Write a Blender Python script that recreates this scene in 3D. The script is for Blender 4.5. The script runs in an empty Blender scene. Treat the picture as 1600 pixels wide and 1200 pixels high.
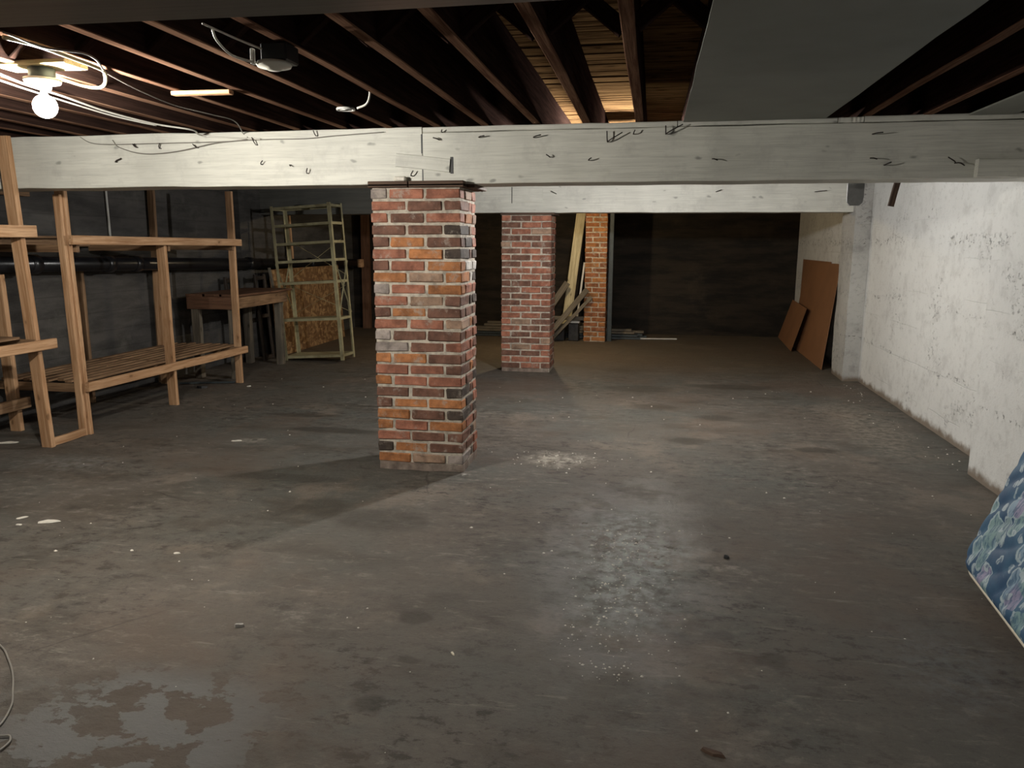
import bpy, bmesh, math, random
from mathutils import Vector, Matrix, noise

random.seed(7)
S = bpy.context.scene
COL = S.collection

# ------------------------------------------------------------------ camera, world, exposure
F_PX, PITCH, YAW, ROLL, CAM_Z = 1196.2, 0.18141, 0.17843, 0.003237, 1.55
fw = Vector((-math.sin(YAW) * math.cos(PITCH), math.cos(YAW) * math.cos(PITCH), -math.sin(PITCH)))
rt = Vector((math.cos(YAW), math.sin(YAW), 0))
up = rt.cross(fw)
c_, s_ = math.cos(ROLL), math.sin(ROLL)
rt, up = c_ * rt + s_ * up, -s_ * rt + c_ * up
cam_data = bpy.data.cameras.new('camera')
cam = bpy.data.objects.new('camera', cam_data)
COL.objects.link(cam)
cam.matrix_world = Matrix(((rt.x, up.x, -fw.x, 0), (rt.y, up.y, -fw.y, 0), (rt.z, up.z, -fw.z, CAM_Z), (0, 0, 0, 1)))
cam_data.sensor_width = 36
cam_data.lens = F_PX * 36 / 1600
cam_data.clip_start = 0.05
S.camera = cam
W = bpy.data.worlds.new('world')
S.world = W
W.use_nodes = True
W.node_tree.nodes['Background'].inputs[0].default_value = (0.02, 0.02, 0.02, 1)
S.view_settings.view_transform = 'Standard'
S.view_settings.look = 'None'
S.view_settings.gamma = 1
S.view_settings.use_curve_mapping = False
S.view_settings.exposure = 1.1
# bulbs: (x, y, z, watts, colour); the cellar lamps, then an unseen one added to light the mattress
BULB_NEAR = (-2.60, 3.05, 2.125, 86, (1.0, 0.96, 0.87))
BULB_MID = (-0.33, 6.60, 2.10, 98, (1.0, 0.98, 0.94))
BULB_FAR = (-1.45, 10.75, 2.10, 36, (1.0, 0.78, 0.48))
BULB_ADDED = (-0.55, -1.20, 2.10, 50, (1.0, 0.97, 0.91))


# ------------------------------------------------------------------ node helpers
class NT:
    def __init__(s, name):
        s.m = bpy.data.materials.new(name)
        s.m.use_nodes = True
        s.t = s.m.node_tree
        s.n = s.t.nodes
        s.b = s.n['Principled BSDF']
        s.tc = s.n.new('ShaderNodeTexCoord')
        s.obj = s.tc.outputs['Object']

    def link(s, a, b):
        s.t.links.new(a, b)

    def put(s, sock, v):
        if isinstance(v, bpy.types.NodeSocket):
            s.link(v, sock)
        elif isinstance(v, (tuple, list)) and len(v) == 3 and sock.type == 'RGBA':
            sock.default_value = (*v, 1)
        else:
            sock.default_value = v

    def map(s, scale=(1, 1, 1), rot=(0, 0, 0), loc=(0, 0, 0), vec=None):
        k = s.n.new('ShaderNodeMapping')
        s.put(k.inputs['Vector'], vec or s.obj)
        k.inputs['Scale'].default_value = scale
        k.inputs['Rotation'].default_value = rot
        k.inputs['Location'].default_value = loc
        return k.outputs[0]

    def noise(s, scale, vec=None, detail=4, rough=0.55, dist=0.0):
        k = s.n.new('ShaderNodeTexNoise')
        s.put(k.inputs['Vector'], vec or s.obj)
        k.inputs['Scale'].default_value = scale
        k.inputs['Detail'].default_value = detail
        k.inputs['Roughness'].default_value = rough
        k.inputs['Distortion'].default_value = dist
        return k.outputs['Fac']

    def noise_vec(s, scale, vec=None, amount=0.1):
        k = s.n.new('ShaderNodeTexNoise')
        s.put(k.inputs['Vector'], vec or s.obj)
        k.inputs['Scale'].default_value = scale
        sub = s.vm('SUBTRACT', k.outputs['Color'], (0.5, 0.5, 0.5))
        sc = s.n.new('ShaderNodeVectorMath')
        sc.operation = 'SCALE'
        s.link(sub, sc.inputs[0])
        sc.inputs['Scale'].default_value = amount
        return s.vm('ADD', vec or s.obj, sc.outputs[0])

    def voro(s, scale, vec=None, feature='F1', out='Distance', rnd=1.0):
        k = s.n.new('ShaderNodeTexVoronoi')
        s.put(k.inputs['Vector'], vec or s.obj)
        k.feature = feature
        k.inputs['Scale'].default_value = scale
        k.inputs['Randomness'].default_value = rnd
        return k.outputs[out]

    def vm(s, op, a, b):
        k = s.n.new('ShaderNodeVectorMath')
        k.operation = op
        s.put(k.inputs[0], a)
        s.put(k.inputs[1], b)
        return k.outputs['Value'] if op in ('DISTANCE', 'LENGTH', 'DOT_PRODUCT') else k.outputs[0]

    def math(s, op, a, b=0.0, c=0.0):
        k = s.n.new('ShaderNodeMath')
        k.operation = op
        s.put(k.inputs[0], a)
        s.put(k.inputs[1], b)
        s.put(k.inputs[2], c)
        return k.outputs[0]

    def step(s, v, a, b, lo=0.0, hi=1.0):
        k = s.n.new('ShaderNodeMapRange')
        k.interpolation_type = 'SMOOTHSTEP'
        s.put(k.inputs[0], v)
        for i, x in enumerate((a, b, lo, hi)):
            k.inputs[i + 1].default_value = x
        return k.outputs[0]

    def mix(s, f, a, b, mode='MIX'):
        k = s.n.new('ShaderNodeMix')
        k.data_type = 'RGBA'
        k.blend_type = mode
        s.put(k.inputs[0], f)
        s.put(k.inputs[6], a)
        s.put(k.inputs[7], b)
        return k.outputs[2]

    def xyz(s, vec=None):
        k = s.n.new('ShaderNodeSeparateXYZ')
        s.put(k.inputs[0], vec or s.obj)
        return k.outputs

    def info(s, what):
        k = s.n.new('ShaderNodeObjectInfo')
        return k.outputs[what]

    def bump(s, h, strength=0.3, dist=0.01, normal=None):
        k = s.n.new('ShaderNodeBump')
        k.inputs['Strength'].default_value = strength
        k.inputs['Distance'].default_value = dist
        s.put(k.inputs['Height'], h)
        if normal:
            s.link(normal, k.inputs['Normal'])
        return k.outputs[0]

    def out(s, color, rough=0.6, normal=None, metal=0.0, spec=0.5):
        s.put(s.b.inputs['Base Color'], color)
        s.put(s.b.inputs['Roughness'], rough)
        s.put(s.b.inputs['Metallic'], metal)
        s.put(s.b.inputs['Specular IOR Level'], spec)
        if normal:
            s.link(normal, s.b.inputs['Normal'])
        return s.m


def scaled(c, k):
    return tuple(x * k for x in c)


def wood(name, base, dark, rough=0.7, knots=True, bump=0.25, grain=1.0, dirt=None, spec=0.3):
    t = NT(name)
    r = t.info('Random')
    off = t.math('MULTIPLY', r, 37.0)
    cx = t.n.new('ShaderNodeCombineXYZ')
    for i in range(3):
        t.link(off, cx.inputs[i])
    v = t.vm('ADD', t.obj, cx.outputs[0])
    g = t.noise(9 * grain, t.map((0.25, 6, 6), vec=v), 5, 0.6, 0.6)
    g2 = t.noise(75 * grain, t.map((0.08, 3, 3), vec=v), 3, 0.6)
    big = t.noise(1.6, v, 2)
    c = t.mix(t.step(g, 0.35, 0.68), base, dark)
    c = t.mix(t.step(g2, 0.5, 0.68, 0, 0.55), c, scaled(dark, 0.75))
    c = t.mix(t.math('MULTIPLY', t.step(big, 0.45, 0.75), 0.45), c, scaled(dark, 0.6))
    if knots:
        kd = t.voro(4.2, t.map((1.0, 2.2, 2.2), vec=t.noise_vec(9, v, .05)))
        c = t.mix(t.step(kd, 0.16, 0.30, 0.45, 0), c, dark)
        c = t.mix(t.step(kd, 0.06, 0.15, 0.85, 0), c, scaled(dark, 0.38))
    c = t.mix(t.math('MULTIPLY', r, 0.45), c, t.mix(0.5, c, dark))
    if dirt:
        c = t.mix(t.step(t.noise(4, v, 5, 0.7), 0.5, 0.72, 0, 0.7), c, dirt)
    return t.out(c, rough, t.bump(t.math('ADD', g, g2), bump, 0.004), 0, spec)


def plain(name, c, rough=0.5, metal=0.0, vary=0.25, scale=12, bump=0.1, spec=0.5, dirt=None):
    t = NT(name)
    n = t.noise(scale, None, 5, 0.6)
    col = t.mix(t.step(n, 0.3, 0.75), scaled(c, 1 + vary * 0.4), scaled(c, 1 - vary))
    if dirt:
        col = t.mix(t.step(t.noise(scale * 0.4, None, 6, 0.7), 0.5, 0.72, 0, 0.8), col, dirt)
    return t.out(col, rough, t.bump(n, bump, 0.003), metal, spec)


# ------------------------------------------------------------------ materials
M = {}
M['pine'] = wood('pine', (0.60, 0.38, 0.22), (0.36, 0.19, 0.09))
M['pine_worn'] = wood('pine_worn', (0.33, 0.205, 0.115), (0.15, 0.085, 0.045))
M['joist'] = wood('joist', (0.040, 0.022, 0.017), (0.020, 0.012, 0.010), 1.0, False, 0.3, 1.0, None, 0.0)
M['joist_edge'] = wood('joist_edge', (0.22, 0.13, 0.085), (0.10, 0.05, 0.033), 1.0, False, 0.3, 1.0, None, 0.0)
M['subfloor'] = wood('subfloor', (0.24, 0.14, 0.06), (0.07, 0.037, 0.017), 1.0, True, 0.3, 1.0, None, 0.0)
M['table'] = wood('table', (0.20, 0.105, 0.06), (0.10, 0.048, 0.028), 0.6)
M['grey_wood'] = wood('grey_wood', (0.20, 0.17, 0.13), (0.10, 0.085, 0.065), 0.75)
M['pale_wood'] = wood('pale_wood', (0.62, 0.56, 0.36), (0.36, 0.30, 0.18), 0.6)
M['dark_wood'] = wood('dark_wood', (0.055, 0.04, 0.03), (0.025, 0.018, 0.014), 0.6)
M['plate_wood'] = wood('plate_wood', (0.12, 0.075, 0.05), (0.06, 0.036, 0.025), 0.8)
M['painted'] = wood('painted', (0.70, 0.69, 0.62), (0.60, 0.59, 0.53), 0.55, True, 0.25, 0.7, (0.47, 0.46, 0.42), 0.4)
M['grey_timber'] = wood('grey_timber', (0.20, 0.20, 0.18), (0.15, 0.15, 0.135), 0.6, False, 0.2, 0.6)
M['soffit_beam'] = wood('soffit_beam', (0.20, 0.195, 0.18), (0.15, 0.145, 0.135), 0.33, False, 0.12, 0.5, None, 0.5)
M['dark_steel'] = plain('dark_steel', (0.045, 0.055, 0.058), 0.5, 0.3)
M['zinc'] = plain('zinc', (0.22, 0.22, 0.22), 0.5, 0.2)
M['rust'] = plain('rust', (0.025, 0.016, 0.012), 0.7)
M['black'] = plain('black', (0.012, 0.012, 0.013), 0.35)
M['pipe'] = plain('pipe', (0.012, 0.012, 0.014), 0.28, 0.0, 0.3, 20, 0.15)
M['olive_metal'] = plain('olive_metal', (0.37, 0.335, 0.20), 0.45, 0.0, 0.3, 7, 0.05, 0.5, (0.16, 0.13, 0.07))
M['hardboard'] = plain('hardboard', (0.27, 0.13, 0.06), 0.5, 0, 0.15, 3, 0.02)
M['fibreboard'] = plain('fibreboard', (0.25, 0.255, 0.23), 0.8, 0, 0.15, 1.5, 0.05, 0.3)
M['white_metal'] = plain('white_metal', (0.62, 0.61, 0.57), 0.4, 0, 0.1)
M['porcelain'] = plain('porcelain', (0.70, 0.68, 0.60), 0.35, 0, 0.08)
M['brass'] = plain('brass', (0.60, 0.45, 0.10), 0.35, 0.6)
M['white_cable'] = plain('white_cable', (0.62, 0.60, 0.54), 0.5, 0, 0.1)
M['yellow_cable'] = plain('yellow_cable', (0.55, 0.50, 0.30), 0.5, 0, 0.1)
M['grey_cable'] = plain('grey_cable', (0.20, 0.185, 0.16), 0.5, 0, 0.1)
M['cream'] = plain('cream', (0.66, 0.60, 0.48), 0.6, 0, 0.1, 30)
M['flake'] = plain('flake', (0.70, 0.66, 0.58), 0.7, 0, 0.2, 30, 0.2)
M['footing'] = plain('footing', (0.22, 0.17, 0.14), 0.9, 0, 0.5, 14, 0.6, 0.2, (0.36, 0.32, 0.27))
M['rubble'] = plain('rubble', (0.33, 0.31, 0.28), 0.8, 0, 0.3, 40, 0.4)
M['soot_metal'] = plain('soot_metal', (0.05, 0.05, 0.052), 0.35, 0.5, 0.4, 15, 0.2)


def bulb_mat(name, col, watts, r):
    m = bpy.data.materials.new(name)
    m.use_nodes = True
    b = m.node_tree.nodes['Principled BSDF']
    b.inputs['Base Color'].default_value = (0.9, 0.88, 0.8, 1)
    b.inputs['Emission Color'].default_value = (*col, 1)
    b.inputs['Emission Strength'].default_value = watts / (4 * math.pi ** 2 * r * r)
    return m


# floor: worn, stained concrete with a few named stains where the real floor has them
def floor_mat():
    t = NT('floor_concrete')
    wv = t.noise_vec(2.3, None, 0.35)
    wf = t.noise_vec(9, None, 0.09)
    big = t.noise(0.55, None, 4, 0.6)
    mid = t.noise(2.2, t.map((0.8, 1.5, 1)), 6, 0.62)
    fine = t.noise(26, None, 6, 0.7)
    grit = t.noise(150, None, 3, 0.6)
    crisp = t.noise(11, t.map((.8, 1.25, 1), loc=(3, 1, 0)), 10, 0.78)
    scr = t.noise(6, t.map((.5, 3.2, 1), rot=(0, 0, .25)), 8, 0.75)
    c = t.mix(t.step(big, 0.36, 0.64), (0.130, 0.110, 0.092), (0.108, 0.107, 0.095))
    c = t.mix(t.step(mid, 0.46, 0.70, 0, 0.8), c, (0.080, 0.068, 0.055))
    c = t.mix(t.step(t.noise(1.3, t.map((1, 1, 1), loc=(7, 3, 0)), 6, 0.65), 0.52, 0.68, 0, 0.6), c, (0.21, 0.172, 0.138))
    c = t.mix(t.step(fine, 0.50, 0.72, 0, 0.55), c, (0.075, 0.065, 0.055))
    c = t.mix(t.step(grit, 0.62, 0.72, 0, 0.35), c, (0.30, 0.27, 0.22))
    c = t.mix(t.step(t.noise(70, None, 2, 0.5), 0.70, 0.76, 0, 0.7), c, (0.03, 0.026, 0.022))

    zone = t.noise(.9, t.map(loc=(11, 4, 0)), 5, .65)
    zone2 = t.noise(.75, t.map(loc=(2, 14, 0)), 5, .65)
    c = t.mix(t.math('MULTIPLY', t.step(crisp, 0.51, 0.60, 0, 0.9), t.step(zone, .40, .62, .12, 1)), c, (0.050, 0.043, 0.036))
    c = t.mix(t.math('MULTIPLY', t.step(crisp, 0.47, 0.38, 0, 0.8), t.step(zone2, .42, .62, .1, 1)), c, (0.21, 0.185, 0.160))
    c = t.mix(t.step(t.noise(.6, t.map(loc=(21, 9, 0)), 6, .7), .50, .64, 0, .55), c, (0.125, 0.092, 0.070))
    c = t.mix(t.step(scr, 0.58, 0.66, 0, 0.55), c, (0.24, 0.215, 0.185))

    def spot(x, y, rx, ry, soft=0.5, warp=None):
        d = t.vm('SUBTRACT', warp or wf, (x, y, 0))
        d = t.vm('MULTIPLY', d, (1 / rx, 1 / ry, 0))
        return t.step(t.vm('LENGTH', d, (0, 0, 0)), 1 - soft, 1.0, 1, 0)

    # dark scabs, and footprint-like hollows with their shade put into the colour
    for x, y, rx, ry, a in ((0.33, 6.1, 0.19, 0.13, .55), (0.62, 7.0, 0.22, 0.15, .55), (1.30, 6.0, 0.20, 0.10, .55), (0.05, 7.35, .3, .16, .4),
                            (-0.90, 2.25, 0.075, 0.075, .65), (-0.92, 2.88, 0.10, 0.085, .55), (-0.85, 2.55, .06, .035, .5), (-0.1, 8.3, .5, .25, .45),
                            (0.9, 8.6, .6, .2, .4), (-2.6, 5.9, .5, .12, .6), (-3.1, 6.4, .45, .1, .5), (-1.45, 3.95, .35, .22, .45), (-1.9, 4.1, .2, .2, .4),
                            (0.32, 2.95, .07, .05, .5), (0.5, 2.8, .08, .07, .5), (-2.4, 4.6, .6, .10, .4)):
        c = t.mix(t.math('MULTIPLY', spot(x, y, rx, ry, .45), a), c, (0.042, 0.036, 0.028))
    # pale scuffs and limey deposits
    pale = t.step(t.noise(16, None, 5, 0.7), 0.40, 0.62)
    for x, y, rx, ry, a, col in ((-0.05, 3.65, .42, 1.05, .9, (0.30, 0.32, 0.30)), (-0.60, 5.40, .36, .22, .9, (0.40, .37, .31)), (1.9, 6.9, .42, 1.6, .5, (.34, .30, .24)),
                                 (0.42, 3.62, .16, .05, .6, (.33, .29, .25)), (-3.05, 5.45, .25, .12, .6, (.42, .38, .31)), (-4.1, 4.6, .6, .25, .35, (.28, .28, .27)), (1.15, 2.9, .35, .5, .3, (.2, .21, .22))):
        c = t.mix(t.math('MULTIPLY', t.math('MULTIPLY', spot(x, y, rx, ry, .8, wv), pale), a), c, col)
    # peeling grey paint film low on the left
    film_zone = spot(-1.62, 1.96, .68, .50, .7, wv)
    film = t.step(t.noise(4.2, t.map((1, 1.3, 1)), 7, 0.6), 0.49, 0.51)
    film = t.math('MULTIPLY', film, film_zone)
    c = t.mix(t.math('MULTIPLY', film_zone, .5), c, (0.075, 0.062, 0.05))
    c = t.mix(t.math('MULTIPLY', film, .85), c, (0.165, 0.162, 0.155))
    # far floor browner: the lamp's warm light put into its colour
    ys = t.xyz()[1]
    c = t.mix(t.step(ys, 8.6, 10.5, 0, .55), c, (0.135, 0.098, 0.058))
    # fine crack
    crack = t.voro(0.42, t.noise_vec(3, None, .12), 'DISTANCE_TO_EDGE')
    c = t.mix(t.math('MULTIPLY', t.step(crack, 0.0, 0.004, .5, 0), t.step(t.noise(.6, t.map(loc=(2, 8, 0)), 2), .56, .62)), c, (0.03, 0.027, 0.022))
    wet = t.math('MULTIPLY', spot(-0.08, 3.75, .62, 1.9, .9, wv), t.step(t.noise(3.5, None, 4, .6), .38, .6))
    ro = t.math('SUBTRACT', t.step(mid, 0.3, 0.7, 0.72, 0.58), t.math('MULTIPLY', wet, 0.44))
    h = t.math('ADD', t.math('MULTIPLY', t.noise(38, t.map((1, 1, 1)), 5, 0.65), 1.0), t.math('MULTIPLY', mid, 1.5))
    h = t.math('ADD', h, t.math('MULTIPLY', film, .25))
    h = t.math('ADD', h, t.math('MULTIPLY', crisp, 1.8))
    return t.out(c, ro, t.bump(h, 0.6, 0.014), 0, t.math('ADD', .22, t.math('MULTIPLY', wet, .75)))


M['floor'] = floor_mat()


def white_wall_mat(name, base, dark, grime, form_axis):
    t = NT(name)
    x, y, z = t.xyz()
    wv = t.noise_vec(1.7, None, .16)
    wz = t.xyz(wv)[2]
    big = t.noise(1.1, None, 5, .6)
    med = t.noise(7, None, 6, .65)
    fine = t.noise(45, None, 5, .7)
    c = t.mix(t.step(big, .35, .7, 0, .6), base, dark)
    c = t.mix(t.step(med, .48, .70, 0, .42), c, grime)
    mott = t.noise(16, t.map((1, 1, 1.3), loc=(2, 5, 8)), 9, .75)
    c = t.mix(t.step(mott, .54, .66, 0, .36), c, scaled(grime, .8))
    # lift lines of the pour: ragged bands of pits
    pits = t.step(t.noise(20, t.map((1, 1, 1.5)), 5, .75), .55, .62)
    h = t.math('ADD', t.math('MULTIPLY', med, .7), t.math('MULTIPLY', mott, .6))
    band = None
    for zz, wd in ((1.58, .07), (1.02, .05), (0.5, .03)):
        d = t.math('ABSOLUTE', t.math('SUBTRACT', wz, zz))
        b = t.step(d, 0.0, wd, 1, 0)
        band = b if band is None else t.math('MAXIMUM', band, b)
    patch = t.step(t.noise(1.9, t.map((1, 1, 1), loc=(3, 9, 1)), 3), .54, .66, 0, .55)
    band = t.math('MAXIMUM', t.math('MULTIPLY', band, t.step(t.noise(1.3, t.map(loc=(5, 1, 2)), 2), .42, .55)), patch)
    pt = t.math('MULTIPLY', band, pits)
    c = t.mix(t.math('MULTIPLY', pt, .85), c, scaled(grime, .28))
    h = t.math('SUBTRACT', h, t.math('MULTIPLY', pt, 1.2))
    # thin board-mark lines
    ln = t.step(t.math('ABSOLUTE', t.math('SUBTRACT', t.math('FRACT', t.math('MULTIPLY', t.xyz(t.noise_vec(3, None, .03))[2], 3.1)), .5)), 0, .02, 1, 0)
    ln = t.math('MULTIPLY', ln, t.step(t.noise(1.2, t.map(loc=(1, 2, 9)), 2), .48, .56))
    h = t.math('SUBTRACT', h, t.math('MULTIPLY', ln, .25))
    # splash of floor dirt at the foot
    c = t.mix(t.step(t.math('ADD', z, t.math('MULTIPLY', med, -.13)), -.045, .02, .9, 0), c, (0.17, 0.125, 0.085))
    return t.out(c, .75, t.bump(h, .6, .02), 0, .3)


M['white_wall'] = white_wall_mat('white_wall', (0.68, 0.68, 0.655), (0.60, 0.595, 0.57), (0.43, 0.42, 0.40), 1)
M['pilaster'] = white_wall_mat('pilaster_concrete', (0.48, 0.47, 0.44), (0.34, 0.33, 0.315), (0.17, 0.165, 0.155), 1)


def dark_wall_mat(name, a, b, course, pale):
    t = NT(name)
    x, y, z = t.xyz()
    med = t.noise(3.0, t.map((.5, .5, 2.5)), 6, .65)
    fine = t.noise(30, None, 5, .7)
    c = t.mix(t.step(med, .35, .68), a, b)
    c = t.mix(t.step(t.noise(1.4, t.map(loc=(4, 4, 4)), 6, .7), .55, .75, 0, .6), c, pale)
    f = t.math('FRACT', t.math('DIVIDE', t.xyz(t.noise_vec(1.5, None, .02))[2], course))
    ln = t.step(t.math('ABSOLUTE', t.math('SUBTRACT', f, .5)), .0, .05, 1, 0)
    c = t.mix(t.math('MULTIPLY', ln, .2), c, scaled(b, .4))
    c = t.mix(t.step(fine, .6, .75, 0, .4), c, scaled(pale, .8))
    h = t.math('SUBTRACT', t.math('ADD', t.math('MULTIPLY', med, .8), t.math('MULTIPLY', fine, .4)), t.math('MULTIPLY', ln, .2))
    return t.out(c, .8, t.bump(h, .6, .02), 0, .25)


M['dark_wall'] = dark_wall_mat('left_wall_concrete', (0.085, 0.080, 0.075), (0.045, 0.043, 0.041), .19, (0.14, 0.135, 0.12))
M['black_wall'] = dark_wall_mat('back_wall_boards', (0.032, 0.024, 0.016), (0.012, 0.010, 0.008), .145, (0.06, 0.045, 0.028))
M['ceiling'] = plain('ceiling_dark', (0.06, 0.035, 0.02), .8)


def brick_mat():
    t = NT('brick')
    r = t.info('Random')
    cx = t.n.new('ShaderNodeCombineXYZ')
    t.link(t.math('MULTIPLY', r, 91), cx.inputs[0])
    t.link(t.math('MULTIPLY', r, 53), cx.inputs[1])
    v = t.vm('ADD', t.obj, cx.outputs[0])
    col = t.info('Color')
    n1 = t.noise(14, v, 5, .65)
    n2 = t.noise(70, v, 4, .7)
    c = t.mix(t.step(n1, .3, .7), t.mix(1, col, (1.18, 1.18, 1.18), 'MULTIPLY'), t.mix(1, col, (.62, .62, .64), 'MULTIPLY'))
    c = t.mix(t.step(t.noise(11, v, 8, .75), .53, .68, 0, .7), c, (.36, .31, .26))
    c = t.mix(t.step(t.noise(6, t.map(loc=(9, 2, 4), vec=v), 6, .7), .52, .68, 0, .65), c, t.mix(1, col, (.38, .36, .36), 'MULTIPLY'))
    c = t.mix(t.step(n2, .62, .72, 0, .5), c, t.mix(1, col, (.35, .33, .33), 'MULTIPLY'))
    return t.out(c, .82, t.bump(t.math('ADD', n1, n2), .5, .006), 0, .25)


M['brick'] = brick_mat()
M['mortar'] = plain('mortar', (0.46, 0.41, 0.34), .9, 0, .45, 22, .6, .2, (.26, .22, .17))


def osb_mat():
    t = NT('osb')
    v = t.noise_vec(6, None, .05)
    cc = t.voro(24, t.map((.7, .5, 1.1), rot=(0.6, 0, 0), vec=v), 'F1', 'Color')
    cc2 = t.voro(30, t.map((.7, 1.3, .45), rot=(-.5, 0, 0), vec=v), 'F1', 'Color')
    k = t.math('MULTIPLY', t.xyz(cc)[0], t.xyz(cc2)[1])
    c = t.mix(t.step(k, .0, .7), (.17, .09, .04), (.40, .25, .12))
    return t.out(c, .6, t.bump(k, .2, .003), 0, .4)


M['osb'] = osb_mat()


def mattress_mat():
    t = NT('mattress_ticking')
    w = t.noise_vec(6, None, .10)
    w2 = t.noise_vec(16, None, .06)
    # big pale leaves, smaller flowers, on blue
    mp = dict(scale=(1.0, .62, .2), rot=(0, 0, .7))
    w3 = t.noise_vec(34, w, .028)
    lf = t.voro(11.0, t.map(vec=w3, **mp))
    pick = t.xyz(t.voro(11.0, t.map(vec=w3, **mp), 'F1', 'Color'))
    fl = t.voro(17, t.map((1, 1, .2), vec=w2))
    flp = t.xyz(t.voro(17, t.map((1, 1, .2), vec=w2), 'F1', 'Color'))
    vein = t.noise(60, t.map((1, .3, .2), rot=(0, 0, .6), vec=w2), 3, .6)
    base = t.mix(t.step(t.noise(5, None, 4), .35, .65), (.028, .075, .155), (.05, .13, .22))
    leafcol = t.mix(t.step(pick[1], .35, .6), (.25, .38, .37), (.26, .37, .47))
    leafcol = t.mix(t.step(pick[2], .70, .8), leafcol, (.34, .30, .44))
    leaf = t.math('MULTIPLY', t.step(lf, .62, .55, 0, 1), t.step(pick[0], .14, .16))
    shade = t.step(vein, .42, .54, .25, 1)
    c = t.mix(t.math('MULTIPLY', leaf, t.math('MULTIPLY', shade, .8)), base, leafcol)
    fls = t.math('MULTIPLY', t.step(fl, .42, .36, 0, 1), t.step(flp[0], .62, .64))
    c = t.mix(t.math('MULTIPLY', fls, t.step(vein, .42, .5, .2, .9)), c, (.40, .48, .52))
    rim = t.math('MULTIPLY', t.math('MULTIPLY', t.step(lf, .53, .56), t.step(lf, .62, .59)), t.step(pick[0], .14, .16))
    c = t.mix(t.math('MULTIPLY', rim, .7), c, (.42, .52, .54))
    return t.out(c, .55, t.bump(t.math('ADD', leaf, vein), .2, .003), 0, .4)


M['ticking'] = mattress_mat()


# ------------------------------------------------------------------ mesh helpers
def mesh_of(bm, name, mat, smooth=False):
    me = bpy.data.meshes.new(name)
    bm.to_mesh(me)
    bm.free()
    me.materials.append(mat)
    if smooth:
        for p in me.polygons:
            p.use_smooth = True
    return me


def link(name, data, parent=None, mw=None, **props):
    o = bpy.data.objects.new(name, data)
    COL.objects.link(o)
    mw = mw or Matrix.Identity(4)
    if parent:
        o.parent = parent
        o.matrix_basis = WORLD[parent.name].inverted() @ mw
    else:
        o.matrix_basis = mw
    WORLD[o.name] = mw
    for k, v in props.items():
        o[k] = v
    return o


WORLD = {}


def thing(name, label, cat, loc=(0, 0, 0), rot=None, group=None, kind=None):
    mw = Matrix.Translation(loc)
    if rot:
        mw = mw @ rot
    o = link(name, None, None, mw, label=label, category=cat)
    o.empty_display_size = .1
    if group:
        o['group'] = group
    if kind:
        o['kind'] = kind
    return o


def box_bm(bm, x0, x1, y0, y1, z0, z1, ch=0.0, jit=0.0):
    r = bmesh.ops.create_cube(bm, size=1)
    vs = r['verts']
    for v in vs:
        v.co = Vector(((x0, x1)[v.co.x > 0], (y0, y1)[v.co.y > 0], (z0, z1)[v.co.z > 0]))
    if ch > 0:
        es = list({e for v in vs for e in v.link_edges})
        g = bmesh.ops.bevel(bm, geom=es, offset=ch, segments=1, affect='EDGES', clamp_overlap=True)
        vs = g['verts'] if g['verts'] else vs
    if jit:
        for v in vs:
            v.co += Vector((random.uniform(-jit, jit), random.uniform(-jit, jit), random.uniform(-jit, jit)))


def box(name, x0, x1, y0, y1, z0, z1, mat, parent=None, ch=0.004, jit=0.0, **props):
    """a box with its own origin at its centre"""
    c = Vector(((x0 + x1) / 2, (y0 + y1) / 2, (z0 + z1) / 2))
    bm = bmesh.new()
    box_bm(bm, x0 - c.x, x1 - c.x, y0 - c.y, y1 - c.y, z0 - c.z, z1 - c.z, ch, jit)
    return link(name, mesh_of(bm, name, mat), parent, Matrix.Translation(c), **props)


def bar(name, p0, p1, w, h, mat, parent=None, upv=(0, 0, 1), ch=0.004, bow=0.0, segs=6, wob=0.002, **props):
    """a piece of timber from p0 to p1; w across, h along upv; local X is the grain"""
    p0, p1 = Vector(p0), Vector(p1)
    d = p1 - p0
    L = d.length
    x = d / L
    u = Vector(upv)
    y = u.cross(x)
    if y.length < 1e-4:
        y = Vector((0, 1, 0)).cross(x)
    y.normalize()
    z = x.cross(y)
    bm = bmesh.new()
    ch = min(ch, w * .3, h * .3)
    prof = [(-w / 2 + ch, -h / 2), (w / 2 - ch, -h / 2), (w / 2, -h / 2 + ch), (w / 2, h / 2 - ch), (w / 2 - ch, h / 2), (-w / 2 + ch, h / 2), (-w / 2, h / 2 - ch), (-w / 2, -h / 2 + ch)]
    rings = []
    for i in range(segs + 1):
        f = i / segs
        oy, oz = random.uniform(-wob, wob), random.uniform(-wob, wob) + bow * math.sin(f * math.pi)
        rings.append([bm.verts.new((f * L - L / 2, a + oy, b + oz)) for a, b in prof])
    for a, b in zip(rings, rings[1:]):
        for k in range(8):
            bm.faces.new((a[k], a[(k + 1) % 8], b[(k + 1) % 8], b[k]))
    bm.faces.new(rings[0][::-1])
    bm.faces.new(rings[-1])
    bmesh.ops.recalc_face_normals(bm, faces=bm.faces)
    c = (p0 + p1) / 2
    mw = Matrix(((x.x, y.x, z.x, c.x), (x.y, y.y, z.y, c.y), (x.z, y.z, z.z, c.z), (0, 0, 0, 1)))
    return link(name, mesh_of(bm, name, mat), parent, mw, **props)


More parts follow.
